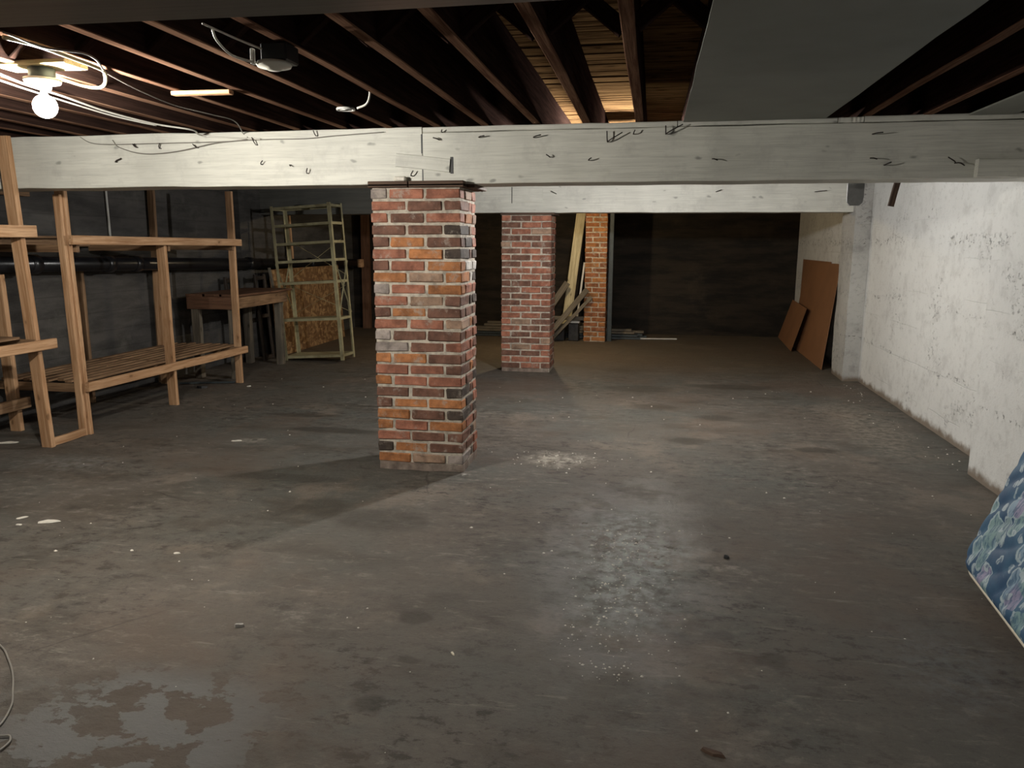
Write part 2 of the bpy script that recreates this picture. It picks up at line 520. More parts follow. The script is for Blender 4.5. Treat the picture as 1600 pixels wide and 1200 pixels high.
def smooth_path(pts, n=8):
    P = [Vector(p) for p in pts]
    if len(P) < 3:
        return P
    out = []
    Q = [P[0] * 2 - P[1]] + P + [P[-1] * 2 - P[-2]]
    for i in range(1, len(Q) - 2):
        a, b, c, d = Q[i - 1:i + 3]
        for k in range(n):
            t = k / n
            out.append(.5 * ((2 * b) + (c - a) * t + (2 * a - 5 * b + 4 * c - d) * t * t + (3 * b - a - 3 * c + d) * t ** 3))
    out.append(P[-1])
    return out


def tube_bm(bm, pts, r, seg=8, closed=False):
    n = len(pts)
    rings = []
    pu = None
    for i, p in enumerate(pts):
        if closed:
            d = pts[(i + 1) % n] - pts[i - 1]
        else:
            d = pts[min(i + 1, n - 1)] - pts[max(i - 1, 0)]
        d.normalize()
        u = pu - d * pu.dot(d) if pu else (Vector((0, 0, 1)) if abs(d.z) < .9 else Vector((1, 0, 0))).cross(d)
        u.normalize()
        pu = u
        v = d.cross(u)
        rr = r[i] if isinstance(r, (list, tuple)) else r
        rings.append([bm.verts.new(p + (u * math.cos(a) + v * math.sin(a)) * rr) for a in (2 * math.pi * k / seg for k in range(seg))])
    pairs = list(zip(rings, rings[1:])) + ([(rings[-1], rings[0])] if closed else [])
    for a, b in pairs:
        for k in range(seg):
            bm.faces.new((a[k], a[(k + 1) % seg], b[(k + 1) % seg], b[k]))
    if not closed:
        bm.faces.new(rings[0][::-1])
        bm.faces.new(rings[-1])


def tube(name, pts, r, mat, parent=None, seg=8, smooth=True, closed=False, **props):
    P = smooth_path(pts) if smooth else [Vector(p) for p in pts]
    c = sum(P, Vector()) / len(P)
    bm = bmesh.new()
    tube_bm(bm, [p - c for p in P], r, seg, closed)
    bmesh.ops.recalc_face_normals(bm, faces=bm.faces)
    return link(name, mesh_of(bm, name, mat, True), parent, Matrix.Translation(c), **props)


def lathe(name, prof, loc, mat, parent=None, seg=24, rot=None, **props):
    bm = bmesh.new()
    rings = [[bm.verts.new((r * math.cos(2 * math.pi * k / seg), r * math.sin(2 * math.pi * k / seg), z)) for k in range(seg)] for r, z in prof]
    for a, b in zip(rings, rings[1:]):
        for k in range(seg):
            bm.faces.new((a[k], a[(k + 1) % seg], b[(k + 1) % seg], b[k]))
    if prof[0][0] > 1e-5:
        bm.faces.new(rings[0][::-1])
    if prof[-1][0] > 1e-5:
        bm.faces.new(rings[-1])
    bmesh.ops.remove_doubles(bm, verts=bm.verts, dist=1e-6)
    bmesh.ops.recalc_face_normals(bm, faces=bm.faces)
    mw = Matrix.Translation(loc) @ rot if rot else Matrix.Translation(loc)
    return link(name, mesh_of(bm, name, mat, True), parent, mw, **props)


def rough_box(name, x0, x1, y0, y1, z0, z1, mat, parent=None, cell=.12, amp=.006, **props):
    """wall-like block with an uneven cast surface"""
    c = Vector(((x0 + x1) / 2, (y0 + y1) / 2, (z0 + z1) / 2))
    bm = bmesh.new()
    lo, hi = Vector((x0, y0, z0)), Vector((x1, y1, z1))
    n = [max(1, int((hi[i] - lo[i]) / cell)) for i in range(3)]
    for ax in range(3):
        a, b = (ax + 1) % 3, (ax + 2) % 3
        for side in (0, 1):
            g = []
            for i in range(n[a] + 1):
                row = []
                for j in range(n[b] + 1):
                    p = Vector((0, 0, 0))
                    p[ax] = (lo, hi)[side][ax]
                    p[a] = lo[a] + (hi[a] - lo[a]) * i / n[a]
                    p[b] = lo[b] + (hi[b] - lo[b]) * j / n[b]
                    row.append(bm.verts.new(p - c + Vector(noise.noise_vector(p * 2.1)) * amp + Vector(noise.noise_vector(p * 6.3)) * amp * .5))
                g.append(row)
            for i in range(n[a]):
                for j in range(n[b]):
                    bm.faces.new((g[i][j], g[i + 1][j], g[i + 1][j + 1], g[i][j + 1]))
    bmesh.ops.remove_doubles(bm, verts=bm.verts, dist=1e-4)
    bmesh.ops.recalc_face_normals(bm, faces=bm.faces)
    return link(name, mesh_of(bm, name, mat), parent, Matrix.Translation(c), **props)


# ------------------------------------------------------------------ room shell
XL, XR, YB, YF, ZJ, ZC = -5.44, 2.38, 13.56, -3.6, 2.292, 2.575
box('floor', XL - .3, XR + .4, YF - .3, YB + .3, -.2, 0, M['floor'], ch=0, kind='structure', label='worn stained grey brown concrete cellar floor', category='floor')
fl_o = bpy.data.objects['floor']
# keep object coordinates equal to room coordinates on the floor
fl_o.data.transform(Matrix.Translation(fl_o.location))
fl_o.location = (0, 0, 0)


def recentre(o):
    o.data.transform(Matrix.Translation(o.location))
    o.location = (0, 0, 0)
    WORLD[o.name] = Matrix.Identity(4)
    return o


recentre(rough_box('wall_left', XL - .3, XL, YF, YB, -.02, 2.9, M['dark_wall'], cell=.2, amp=.006, kind='structure', label='dark grey board-marked concrete wall behind the wooden shelves', category='wall'))
recentre(rough_box('wall_right', XR, XR + .3, YF, YB, -.02, 2.9, M['white_wall'], cell=.15, amp=.006, kind='structure', label='whitewashed rough concrete wall with pitted pour lines', category='wall'))
recentre(rough_box('pilaster', 2.19, XR - .001, 4.55, 5.56, -.01, 2.28, M['white_wall'], None, cell=.09, amp=.008, kind='structure', label='whitewashed rough concrete pilaster carrying the main beam at the right wall', category='pilaster'))
recentre(rough_box('pilaster', 2.205, XR - .001, 9.25, 9.82, -.01, 2.28, M['pilaster'], None, cell=.08, amp=.012, kind='structure', label='grey streaked bare concrete pilaster under the far beam end', category='pilaster'))
recentre(rough_box('pilaster', XL + .001, XL + .12, 9.42, 10.25, -.01, 2.28, M['dark_wall'], None, cell=.12, amp=.008, kind='structure', label='dark concrete pilaster on the left wall behind the metal shelf', category='pilaster'))
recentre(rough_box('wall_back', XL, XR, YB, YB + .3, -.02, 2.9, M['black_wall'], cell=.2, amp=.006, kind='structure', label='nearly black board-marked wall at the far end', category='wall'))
recentre(rough_box('wall_front', XL, XR, YF - .3, YF, -.02, 2.9, M['white_wall'], cell=.4, amp=.006, kind='structure', label='white concrete wall behind the viewer', category='wall'))

# ceiling: the plank subfloor on the joists
ceil = box('ceiling', XL - .3, XR + .3, YF - .3, YB + .3, ZC + .03, ZC + .12, M['ceiling'], ch=0, kind='structure', label='brown plank subfloor seen between the joists', category='ceiling')
y = YF + .02
plank_meshes = []
for k in range(5):
    bm = bmesh.new()
    box_bm(bm, -(XR - XL) / 2, (XR - XL) / 2, -.041, .041, -.011, .011, .004, .0)
    for v in bm.verts:
        v.co.y += random.uniform(-.004, .004)
        v.co.z += random.uniform(-.003, .003)
    plank_meshes.append(mesh_of(bm, 'plank', M['subfloor']))
while y < YB - .06:
    o = link('plank', random.choice(plank_meshes), ceil, Matrix.Translation(((XL + XR) / 2, y + .043, ZC + .014 + random.uniform(-.004, .004))))
    y += .0875

# joists
ORD = ['first', 'second', 'third', 'fourth', 'fifth', 'sixth', 'seventh', 'eighth', 'ninth', 'tenth', 'eleventh', 'twelfth', 'thirteenth', 'fourteenth', 'fifteenth', 'sixteenth', 'seventeenth', 'eighteenth', 'nineteenth', 'twentieth', 'twenty-first', 'twenty-second', 'twenty-third', 'twenty-fourth']
joist_x = [-.11 + .322 * k for k in range(-16, 0)] + [-.11 + .33 * k for k in range(0, 8)]
joist_x = [x for x in joist_x if XL + .06 < x < XR - .06]
joists = []
for i, x in enumerate(joist_x):
    n = len(joist_x)
    if i < n / 2:
        lab = f'dark brown floor joist, {ORD[i]} from the dark left-hand wall'
    else:
        lab = f'dark brown floor joist, {ORD[n - 1 - i]} from the white right-hand wall'
    j = thing('floor_joist', lab, 'joist', (x, 5, ZJ), None, 'joists carrying the plank subfloor')
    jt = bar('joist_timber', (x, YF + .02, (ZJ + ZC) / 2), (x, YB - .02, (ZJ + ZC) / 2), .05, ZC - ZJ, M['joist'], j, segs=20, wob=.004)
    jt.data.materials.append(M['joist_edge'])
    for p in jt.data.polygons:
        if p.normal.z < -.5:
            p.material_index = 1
    if i + 1 < n and -4.3 < x < .3:
        for (za, zb, dy) in ((ZJ + .03, ZC - .03, 0), (ZC - .03, ZJ + .03, .07)):
            bar('bridging_strut', (x + .022, 2.95 + dy, za), (x + .322 - .022, 2.95 + dy, zb), .035, .06, M['joist'], j, (0, 0, 1), segs=1)
    joists.append(j)


# ------------------------------------------------------------------ brick pillars
PAL = dict(O=(.40, .165, .065), R=(.33, .135, .085), B=(.18, .090, .062), D=(.075, .056, .045), T=(.32, .21, .145), G=(.32, .27, .24), W=(.62, .58, .53))
FRONT = ['GRR', 'RBB', 'RBR', 'BBD', 'BOB', 'ROD', 'BRO', 'OTO', 'GRO', 'RTB', 'BOB', 'RRT', 'GBB', 'GBR', 'OOB', 'RRB', 'ORR', 'BBD', 'BOO', 'OBD', 'ORO', 'RBB', 'DOB', 'OTG']
brick_cache = {}


def brick_mesh(dx, dy, h):
    key = (round(dx, 3), round(dy, 3), round(h, 3), random.randrange(4))
    if key not in brick_cache:
        bm = bmesh.new()
        box_bm(bm, -dx / 2, dx / 2, -dy / 2, dy / 2, -h / 2, h / 2, .007, .0032)
        brick_cache[key] = mesh_of(bm, 'brick', M['brick'])
    return brick_cache[key]


def put_brick(par, x0, x1, y0, y1, z, h, col):
    me = brick_mesh(x1 - x0, y1 - y0, h)
    mw = Matrix.Translation(((x0 + x1) / 2 + random.uniform(-.003, .003), (y0 + y1) / 2 + random.uniform(-.004, .004), z)) @ Matrix.Rotation(random.uniform(-.012, .012), 4, 'Y') @ Matrix.Rotation(random.uniform(-.012, .012), 4, 'Z')
    o = link('brick', me, par, mw)
    k = random.uniform(.85, 1.15)
    o.color = (col[0] * k, col[1] * k, col[2] * k, 1)


def big_pillar(x0, y0, label, z0, pitch, n, rows, ztop, tone):
    p = thing('brick_pillar', label, 'pillar', (x0 + .3, y0 + .22, 0), None, 'brick pillars under the beams', 'thing')
    Wd, Dp, j = .604, .44, .015
    box('mortar', x0 + .007, x0 + Wd - .007, y0 + .008, y0 + Dp - .008, 0, ztop, M['mortar'], p, 0)
    h = pitch - .0135
    for r in range(n):
        z = ztop - pitch * (r + .5)
        A = r % 2 == 0
        runs = []   # (xa, xb, ya, yb, colour)
        code = rows[r] if rows else ''.join(random.choice(tone) for _ in range(3))
        col = [PAL[c] for c in code]
        rc = lambda: PAL[random.choice(tone)]
        if A:
            runs += [(0, .11, 0, .232, col[0]), (.125, .357, 0, .11, col[1]), (.372, .604, 0, .11, col[2]),
                     (.494, .604, .125, .315, rc()), (0, .11, .247, .315, rc()), (0, .232, .33, .44, rc()), (.247, .479, .33, .44, rc()), (.494, .604, .33, .44, rc())]
        else:
            runs += [(0, .232, 0, .11, col[0]), (.247, .479, 0, .11, col[1]), (.494, .604, 0, .232, col[2]),
                     (.494, .604, .247, .315, rc()), (0, .11, .125, .315, rc()), (0, .11, .33, .44, rc()), (.125, .357, .33, .44, rc()), (.372, .604, .33, .44, rc())]
        for xa, xb, ya, yb, cc in runs:
            if rows and r in (6, 7) and xa > .49 and ya > .1:
                cc = PAL['W']
            put_brick(p, x0 + xa, x0 + xb, y0 + ya, y0 + yb, z, h, cc)
    return p


p1 = big_pillar(-1.832, 4.92, 'nearest brick pillar, red and orange bricks with pale mortar, under the white beam joint', .05, .0774, 24, FRONT, 1.906, 'BBRRBTDOR')
rough_box('footing', -1.82, -1.235, 4.915, 5.36, 0, .052, M['footing'], p1, .05, .014)
for xa, xb in ((-1.848, -1.578), (-1.570, -1.205)):
    bm = bmesh.new()
    box_bm(bm, xa, xb, 4.905, 5.39, 1.906, 1.929, .003)
    box_bm(bm, xa, xb, 4.905, 4.968, 1.915, 1.947, .003)
    link('cap_plate', mesh_of(bm, 'cap_plate', M['plate_wood']), p1)
box('cap_plate', -1.20, -1.15, 4.99, 5.36, 1.906, 1.929, M['plate_wood'], p1, .003)
box('shim', -1.68, -1.60, 4.93, 4.98, 1.948, 1.98, M['flake'], p1, .008)
p2 = big_pillar(-1.793, 9.18, 'middle brick pillar, smaller in view, brown red bricks, under the far beam', .05, .0770, 24, None, 1.885, 'BBBRRRBRT')
rough_box('footing', -1.785, -1.198, 9.175, 9.61, 0, .045, M['footing'], p2, .05, .014)
box('cap_plate', -1.80, -1.15, 9.165, 9.64, 1.885, 1.912, M['plate_wood'], p2, .003)

p3 = thing('brick_pier', 'slim orange brick pier at the far end beside leaning planks', 'pillar', (-.878, 12.47, 0), None, None, 'thing')
x0, y0 = -1.05, 12.3
box('mortar', x0 + .006, x0 + .34, y0 + .007, y0 + .338, 0, 2.28, M['mortar'], p3, 0)
for r in range(29):
    z = .04 + .0785 * r
    m = r % 2
    q = [(0, .11, 0, .22), (.125, .345, 0, .11), (.235, .345, .125, .345), (0, .22, .235, .345)]
    for xa, xb, ya, yb in q:
        if m:
            xa, xb = .345 - xb, .345 - xa
        put_brick(p3, x0 + xa, x0 + xb, y0 + ya, y0 + yb, z, .065, random.choice(((.36, .15, .055), (.33, .13, .05), (.28, .11, .05), (.40, .18, .07))))

# ------------------------------------------------------------------ beams
b1 = thing('ceiling_beam', 'white painted main beam over the nearest brick pillar, bent nails in its face', 'beam', (-1.5, 5.13, 1.93), None, None, 'thing')
YB1 = 4.985
bar('beam_timber', (XL + .01, YB1 + .15, 2.11), (-1.499, YB1 + .15, 2.11), .30, .357, M['painted'], b1, segs=24, wob=.003)
bar('beam_timber', (-1.494, YB1 + .15, 2.0925), (2.185, YB1 + .15, 2.0925), .30, .322, M['painted'], b1, segs=24, wob=.002)
for xa, xb, z0, z1 in ((-1.49, .12, 2.256, 2.288), (.125, 1.045, 2.258, 2.289), (1.05, 1.19, 2.257, 2.288), (1.195, 2.185, 2.257, 2.291)):
    bar('top_strip', (xa, YB1 + .145, (z0 + z1) / 2), (xb, YB1 + .145, (z0 + z1) / 2), .30, z1 - z0, M['painted'], b1, segs=12, wob=.002)
bar('patch_block', (-1.675, YB1 - .006, 2.085), (-1.312, YB1 - .006, 2.045), .016, .085, M['painted'], b1, segs=2)
box('slot_shade', -1.309, -1.290, YB1 - .004, YB1 + .02, 1.995, 2.10, M['black'], b1, .001)  # black block in place of the shade inside a hole
box('split', -1.5045, -1.4965, YB1 - .0025, YB1 + .02, 2.125, 2.245, M['black'], b1, 0)
box('split', -1.5005, -1.4945, YB1 - .0025, YB1 + .02, 1.935, 2.035, M['black'], b1, 0)
bar('end_cleat', (1.815, YB1 - .03, 1.985), (2.185, YB1 - .03, 1.98), .055, .10, M['painted'], b1, segs=3)


def nail(par, x, y, z, dx, dz, k=1.0):
    pts = [(x, y + .01, z), (x, y - .022 * k, z - .002), (x + dx * .3, y - .034 * k, z + dz * .3), (x + dx, y - .036 * k, z + dz)]
    tube('bent_nail', pts, .0036, M['rust'], par, 6, False)


for x, z, dx, dz in ((-2.651, 2.20, -.02, .045), (-2.295, 2.01, .012, .03), (-2.622, 2.073, .02, .02), (-3.371, 2.19, .015, .03), (-3.089, 2.19, -.02, .02), (-2.22, 2.25, -.01, .03), (-1.379, 2.208, -.035, .01),
                     (-1.116, 2.218, .04, .005), (-.763, 2.211, .05, .01), (-.298, 2.175, .09, .05), (-.30, 2.175, -.003, .06), (-.141, 2.218, .01, .02), (.054, 2.214, .1, .05), (.054, 2.214, -.002, .045),
                     (1.245, 2.189, .05, .004), (1.324, 2.013, .03, .012), (1.707, 2.018, -.05, .03), (1.72, 2.02, .03, -.02), (-1.36, 2.255, .008, .01), (-3.72, 2.105, .06, .02), (-.66, 2.09, -.02, .012), (-1.57, 1.985, .02, .03), (-3.56, 2.223, .02, -.02), (-3.55, 2.20, -.015, .02), (.339, 2.063, .03, -.012), (-.414, 2.067, .02, .01), (-2.414, 2.065, .012, -.01), (1.245, 2.053, .03, -.01)):
    nail(b1, x, YB1, z, dx, dz)

b2 = thing('ceiling_beam', 'far white beam crossing over the middle brick pillar', 'beam', (-1.5, 9.55, 1.92), None, None, 'thing')
YB2 = 9.36
bar('beam_timber', (-2.25, YB2 + .14, 2.105), (2.30, YB2 + .14, 2.095), .28, .37, M['painted'], b2, segs=20, wob=.003)
bar('beam_timber', (-5.30, YB2 + .76, 2.113), (-2.27, YB2 + .24, 2.105), .28, .37, M['grey_timber'], b2, segs=20, wob=.003, label='grey left half of the beam')  # left half coloured a darker grey than the right
bar('patch_block', (-1.69, YB2 - .005, 2.125), (-1.32, YB2 - .005, 2.122), .012, .17, M['painted'], b2, segs=2)
box('split', -1.70, -1.692, YB2 - .004, YB2 + .01, 2.03, 2.22, M['black'], b2, 0)
for x, z, dx, dz in ((-1.156, 2.138, -.06, .03), (.694, 2.145, .06, .02), (1.779, 2.136, .12, .01), (-2.06, 2.168, .02, .03)):
    nail(b2, x, YB2, z, dx, dz, 1.3)

b0 = thing('ceiling_beam', 'dark grey glossy beam overhead at the top of the view', 'beam', (-1.5, 1.15, 1.93), None, None, 'thing')
bar('beam_timber', (XL + .01, 1.14, 2.108), (XR - .02, 1.14, 2.108), .31, .355, M['soffit_beam'], b0, segs=24, wob=.003)

# grey sheet nailed under the joists
sh = thing('ceiling_panel', 'large grey fibreboard sheet nailed under the joists beside bare joists', 'panel', (.56, 3.1, 2.28))
bm = bmesh.new()
NY = 24
g = []
for i in range(NY + 1):
    yy = 1.32 + (4.965 - 1.32) * i / NY
    row = []
    for j in range(5):
        xx = .155 + (.972 - .155) * j / 4 + (.006 * noise.noise((yy * 3, j, 0)) if j in (0, 4) else 0)
        row.append((xx, yy, 2.283 - .004 + .004 * noise.noise((xx * 3, yy * 2, 1))))
    g.append(row)
top = [[bm.verts.new((a, b, c + .008)) for a, b, c in r] for r in g]
bot = [[bm.verts.new(p) for p in r] for r in g]
for i in range(NY):
    for j in range(4):
        bm.faces.new((bot[i][j], bot[i][j + 1], bot[i + 1][j + 1], bot[i + 1][j]))
        bm.faces.new((top[i][j], top[i + 1][j], top[i + 1][j + 1], top[i][j + 1]))
    bm.faces.new((bot[i][0], bot[i + 1][0], top[i + 1][0], top[i][0]))
    bm.faces.new((bot[i][4], top[i][4], top[i + 1][4], bot[i + 1][4]))
bmesh.ops.recalc_face_normals(bm, faces=bm.faces)
link('sheet', mesh_of(bm, 'sheet', M['fibreboard']), sh)
sh2 = thing('ceiling_panel', 'small pale grey sheet fixed between the joists by the white wall', 'panel', (1.95, 4, 2.28))
box('sheet', 1.75, 1.99, 3.4, 4.97, 2.279, 2.289, M['fibreboard'], sh2, .002)

# ------------------------------------------------------------------ lamps
def lamp(x, y, z, watts, col, label, box_top, r=.036):
    """keyless porcelain lampholder on an octagonal box, with a bulb whose centre is at (x, y, z)"""
    t = thing('ceiling_lamp', label, 'lamp', (x, y, box_top), None, 'bare bulbs under the joists')
    lathe('junction_box', [(.05, z + .115), (.052, z + .12), (.052, box_top - .002), (.05, box_top)], (x, y, 0), M['dark_steel'], t, 8)
    lathe('lampholder', [(0, z + .072), (.03, z + .072), (.033, z + .088), (.068, z + .096), (.073, z + .104), (.073, z + .112), (.03, z + .115)], (x, y, 0), M['porcelain'], t, 28)
    prof = []
    for i in range(15):
        a = math.pi * i / 16
        prof.append((r * math.sin(a) if i else 0, z - r * math.cos(a)))
    prof.append((.013, z + r + .004))
    bu = lathe('bulb', prof, (x, y, 0), bulb_mat('bulb_glow', col, watts, r), t, 20)
    lathe('bulb_cap', [(.0132, z + r + .0045), (.0135, z + r + .012), (.013, z + .071), (0, z + .0715)], (x, y, 0), M['brass'], bu, 16)
    return t


lamp(*BULB_NEAR, 'lit bare bulb on a white porcelain holder, near the left end of the main beam', ZJ - .005, .048)
bar('mounting_board', (-2.78, 3.05, ZJ - .012 + .012), (-2.43, 3.05, ZJ), .14, .02, M['pale_wood'], bpy.data.objects['ceiling_lamp'], segs=1)
lamp(*BULB_MID, 'lit bare bulb hidden above, between main beam and far beam', ZJ - .005)
lamp(*BULB_FAR, 'lit bare bulb beyond the far beam, behind the middle brick pillar', ZJ - .005)
lamp(*BULB_ADDED, 'unseen added bulb behind the viewer, lighting the mattress', ZJ - .005)

# empty lampholder on the joist
t = thing('empty_lampholder', 'unlit round porcelain lampholder without bulb under a black box on a joist', 'lamp', (-1.40, 2.86, ZJ))
box('junction_box', -1.475, -1.37, 2.83, 2.94, 2.222, ZJ - .004, M['black'], t, .006)
lathe('lampholder', [(0, 2.192), (.025, 2.193), (.03, 2.20), (.062, 2.204), (.066, 2.212), (.06, 2.222)], (-1.435, 2.86, 0), M['porcelain'], t, 28)
box('bracket', -1.50, -1.488, 2.80, 2.82, 2.205, 2.262, M['white_metal'], t, .002)
tube('lead', [(-1.485, 2.80, 2.21), (-1.54, 2.74, 2.225), (-1.56, 2.68, 2.262), (-1.54, 2.62, 2.284)], .0045, M['white_cable'], t)
tube('lead', [(-1.54, 2.56, 2.286), (-1.50, 2.72, 2.272), (-1.46, 2.86, 2.262), (-1.44, 2.90, 2.25)], .004, M['white_cable'], t)
t = thing('ring_cover', 'small flat white ring cover with a slot, mounted under a joist', 'cover', (-1.70, 4.2, ZJ - .004))
lathe('ring', [(.036, -.004), (.050, -.006), (.053, 0), (.050, .006), (.036, .004), (.036, -.004)], (-1.70, 4.21, 2.279), M['white_metal'], t, 28)
box('bar', -1.745, -1.655, 4.204, 4.216, 2.277, ZJ - .001, M['black'], t, .001)
tube('cable_stub', [(-1.425, 3.86, ZJ + .03), (-1.432, 3.86, 2.27), (-1.455, 3.87, 2.24), (-1.505, 3.88, 2.225)], .0055, M['white_cable'], None, label='short curved white cable stub hanging beside the ring cover', category='cable')

# orange-lit stick across two joists
bar('batten', (-2.385, 3.66, ZJ - .011), (-2.07, 3.66, ZJ - .011), .045, .02, M['pine'], None, segs=1, label='short pine stick nailed across two joists near the bulb', category='batten')
bar('wood_block', (-3.0, 2.62, ZJ - .03), (-2.72, 2.62, ZJ - .03), .12, .055, M['pale_wood'], None, segs=1, label='yellow lit board under the joists left of the bulb', category='block')

# cables under the joists around the bulb
ZW = ZJ - .012
def on(u, v, z):
    d = rt * ((u - 800) / F_PX) - up * ((v - 600) / F_PX) + fw
    return Vector((0, 0, CAM_Z)) + d * ((z - CAM_Z) / d.z)


tube('loop_cable', [on(u, v, ZW) for u, v in ((5, 58), (60, 72), (110, 90), (150, 105), (163, 113), (164, 130), (154, 137), (131, 134), (97, 124), (82, 125), (74, 133))], .008, M['yellow_cable'], None, label='thick pale yellow cable looping under the joists past the bulb', category='cable')
tube('thin_cable', [on(u, v, ZW - .022) for u, v in ((5, 50), (60, 72), (100, 79), (130, 83), (150, 93), (161, 109))], .004, M['grey_cable'], None, label='thin grey cable strung just above the yellow loop', category='cable')
tube('white_cable', [on(u, v, ZW - .018) for u, v in ((-10, 112), (40, 132), (97, 150), (169, 175), (244, 194), (300, 203))] + [Vector((-3.02, 4.958, 2.262)), Vector((-2.62, 4.965, 2.235))], .0055, M['white_cable'], None, label='white cable running from the bulb down to the main beam top', category='cable')
tube('white_cable', [on(u, v, ZW - .018) for u, v in ((-10, 122), (40, 139), (97, 157), (169, 179), (215, 190), (244, 196))], .0045, M['white_cable'], None, label='second white cable, alongside and just below the first', category='cable')
tube('grey_cable', [on(u, v, ZW) for u, v in ((162, 112), (215, 140), (272, 164), (331, 179), (366, 189))] + [Vector((-2.74, 4.961, 2.275)), Vector((-2.72, 4.965, 2.235)), Vector((-2.95, 4.967, 2.215)), Vector((-3.25, 4.968, 2.165)), Vector((-3.5, 4.968, 2.155)), Vector((-3.68, 4.969, 2.20)), Vector((-3.73, 4.969, 2.25))], .0032, M['grey_cable'], None, label='thin grey cord sagging in a bow across the main beam face', category='cable')
tube('strung_wire', [Vector(p) for p in ((-3.98, 4.966, 2.275), (-3.9, 4.968, 2.235), (-3.75, 4.969, 2.222), (-3.4, 4.969, 2.222), (-2.9, 4.969, 2.224), (-2.6, 4.969, 2.232), (-2.3, 4.969, 2.232), (-2.1, 4.969, 2.245), (-1.75, 4.969, 2.262))], .0025, M['grey_cable'], None, label='thin dark cord stapled level along the upper main beam face', category='cord')

# ------------------------------------------------------------------ left: wooden shelving
XF, XB = -4.52, -5.33
sB = thing('wooden_shelf', 'long slatted pine shelf frame with uneven posts along the left wall, before the table', 'shelf', (-4.9, 6.6, 0))
bar('post', (XF + .0, 5.40, 0), (XF - .02, 5.39, 1.945), .089, .038, M['pine'], sB, (0, 1, 0))
bar('post', (XF + .0, 5.362, 0), (XF - .02, 5.352, 1.91), .06, .032, M['pine'], sB, (0, 1, 0))
bar('post', (XF, 6.58, 0), (XF, 6.57, 1.525), .089, .040, M['pine'], sB, (0, 1, 0))
bar('post', (XF, 7.80, 0), (XF - .015, 7.84, 2.095), .075, .038, M['pine'], sB, (0, 1, 0))
bar('post', (XB - .05, 6.53, 0), (XB - .05, 6.53, 1.31), .07, .038, M['pine_worn'], sB, (0, 1, 0))
bar('post', (XB - .05, 7.66, 0), (XB - .04, 7.70, 2.12), .075, .040, M['pine_worn'], sB, (0, 1, 0))
bar('post', (XB + .02, 7.60, 0), (XB + .02, 7.61, 1.245), .089, .038, M['pine'], sB, (0, 1, 0))
bar('rail', (XF + .065, 5.35, 1.567), (XF + .065, 7.87, 1.552), .038, .072, M['pine'], sB)
bar('rail', (XF + .065, 5.37, .396), (XF + .065, 7.87, .372), .038, .075, M['pine'], sB)
bar('rail', (XB, 5.55, 1.545), (XB, 7.85, 1.545), .038, .07, M['pine_worn'], sB)
for yy in (5.44, 6.62, 7.76):
    bar('cross_rail', (XB, yy, .375), (XF + .03, yy, .375), .035, .07, M['pine_worn'], sB)
    bar('cross_rail', (XB, yy + .02, 1.50), (XF + .03, yy + .02, 1.50), .035, .06, M['pine_worn'], sB)
for k in range(8):
    xx = XB + .035 + k * .1005
    bar('slat', (xx, 5.46 + random.uniform(-.03, .03), .424), (xx, 7.84 + random.uniform(-.03, .02), .424), .062, .02, M['pine_worn'], sB, segs=4)
bar('slat', (XB + .05, 5.5, 1.592), (XB + .05, 7.8, 1.592), .12, .02, M['pine_worn'], sB, segs=4)

sA = thing('wooden_shelf', 'pine shelf frame whose tall front post rises before the white beam', 'shelf', (-4.9, 4.3, 0))
bar('post', (XF, 4.985, 0), (XF - .02, 4.90, 2.285), .092, .042, M['pine'], sA, (0, 1, 0))
bar('post', (XF, 3.25, 0), (XF, 3.25, 1.95), .089, .04, M['pine'], sA, (0, 1, 0))
bar('post', (-5.17, 5.39, 0), (-5.20, 5.40, 1.29), .10, .045, M['pine'], sA, (0, 1, 0))
bar('post', (-5.2, 3.25, 0), (-5.2, 3.25, 1.32), .089, .04, M['pine'], sA, (0, 1, 0))
bar('rail', (XF + .067, 3.15, 1.62), (XF + .067, 5.00, 1.625), .038, .085, M['pine'], sA)
bar('rail', (XF + .067, 3.15, .80), (XF + .067, 5.08, .795), .038, .075, M['pine'], sA)
bar('rail', (-5.10, 3.15, .235), (-5.10, 5.46, .235), .045, .09, M['pine_worn'], sA)
bar('foot_rail', (XF + .02, 5.005, .032), (XF + .02, 5.34, .032), .035, .06, M['pine'], sA, segs=2)
for k in range(3):
    bar('shelf_board', (-4.70 - .24 * k, 3.15, .848), (-4.70 - .24 * k, 4.90, .848), .22, .02, M['pine_worn'], sA, segs=3)
for yy in (3.3, 4.9):
    bar('cross_rail', (-5.2, yy + .04, .80), (XF + .03, yy + .04, .80), .035, .07, M['pine_worn'], sA)
    bar('cross_rail', (-5.2, yy + .04, 1.62), (XF + .03, yy + .04, 1.62), .035, .07, M['pine_worn'], sA)
bar('wall_board', (XL + .05, 4.4, 1.96), (XL + .05, 6.02, 1.965), .03, .05, M['pine_worn'], None, label='narrow brown board fixed high on the dark wall', category='board')
bar('wall_board', (XL + .06, 4.6, 1.555), (XL + .06, 6.1, 1.56), .05, .06, M['table'], None, label='reddish rough board fixed at mid height on the dark wall', category='board')

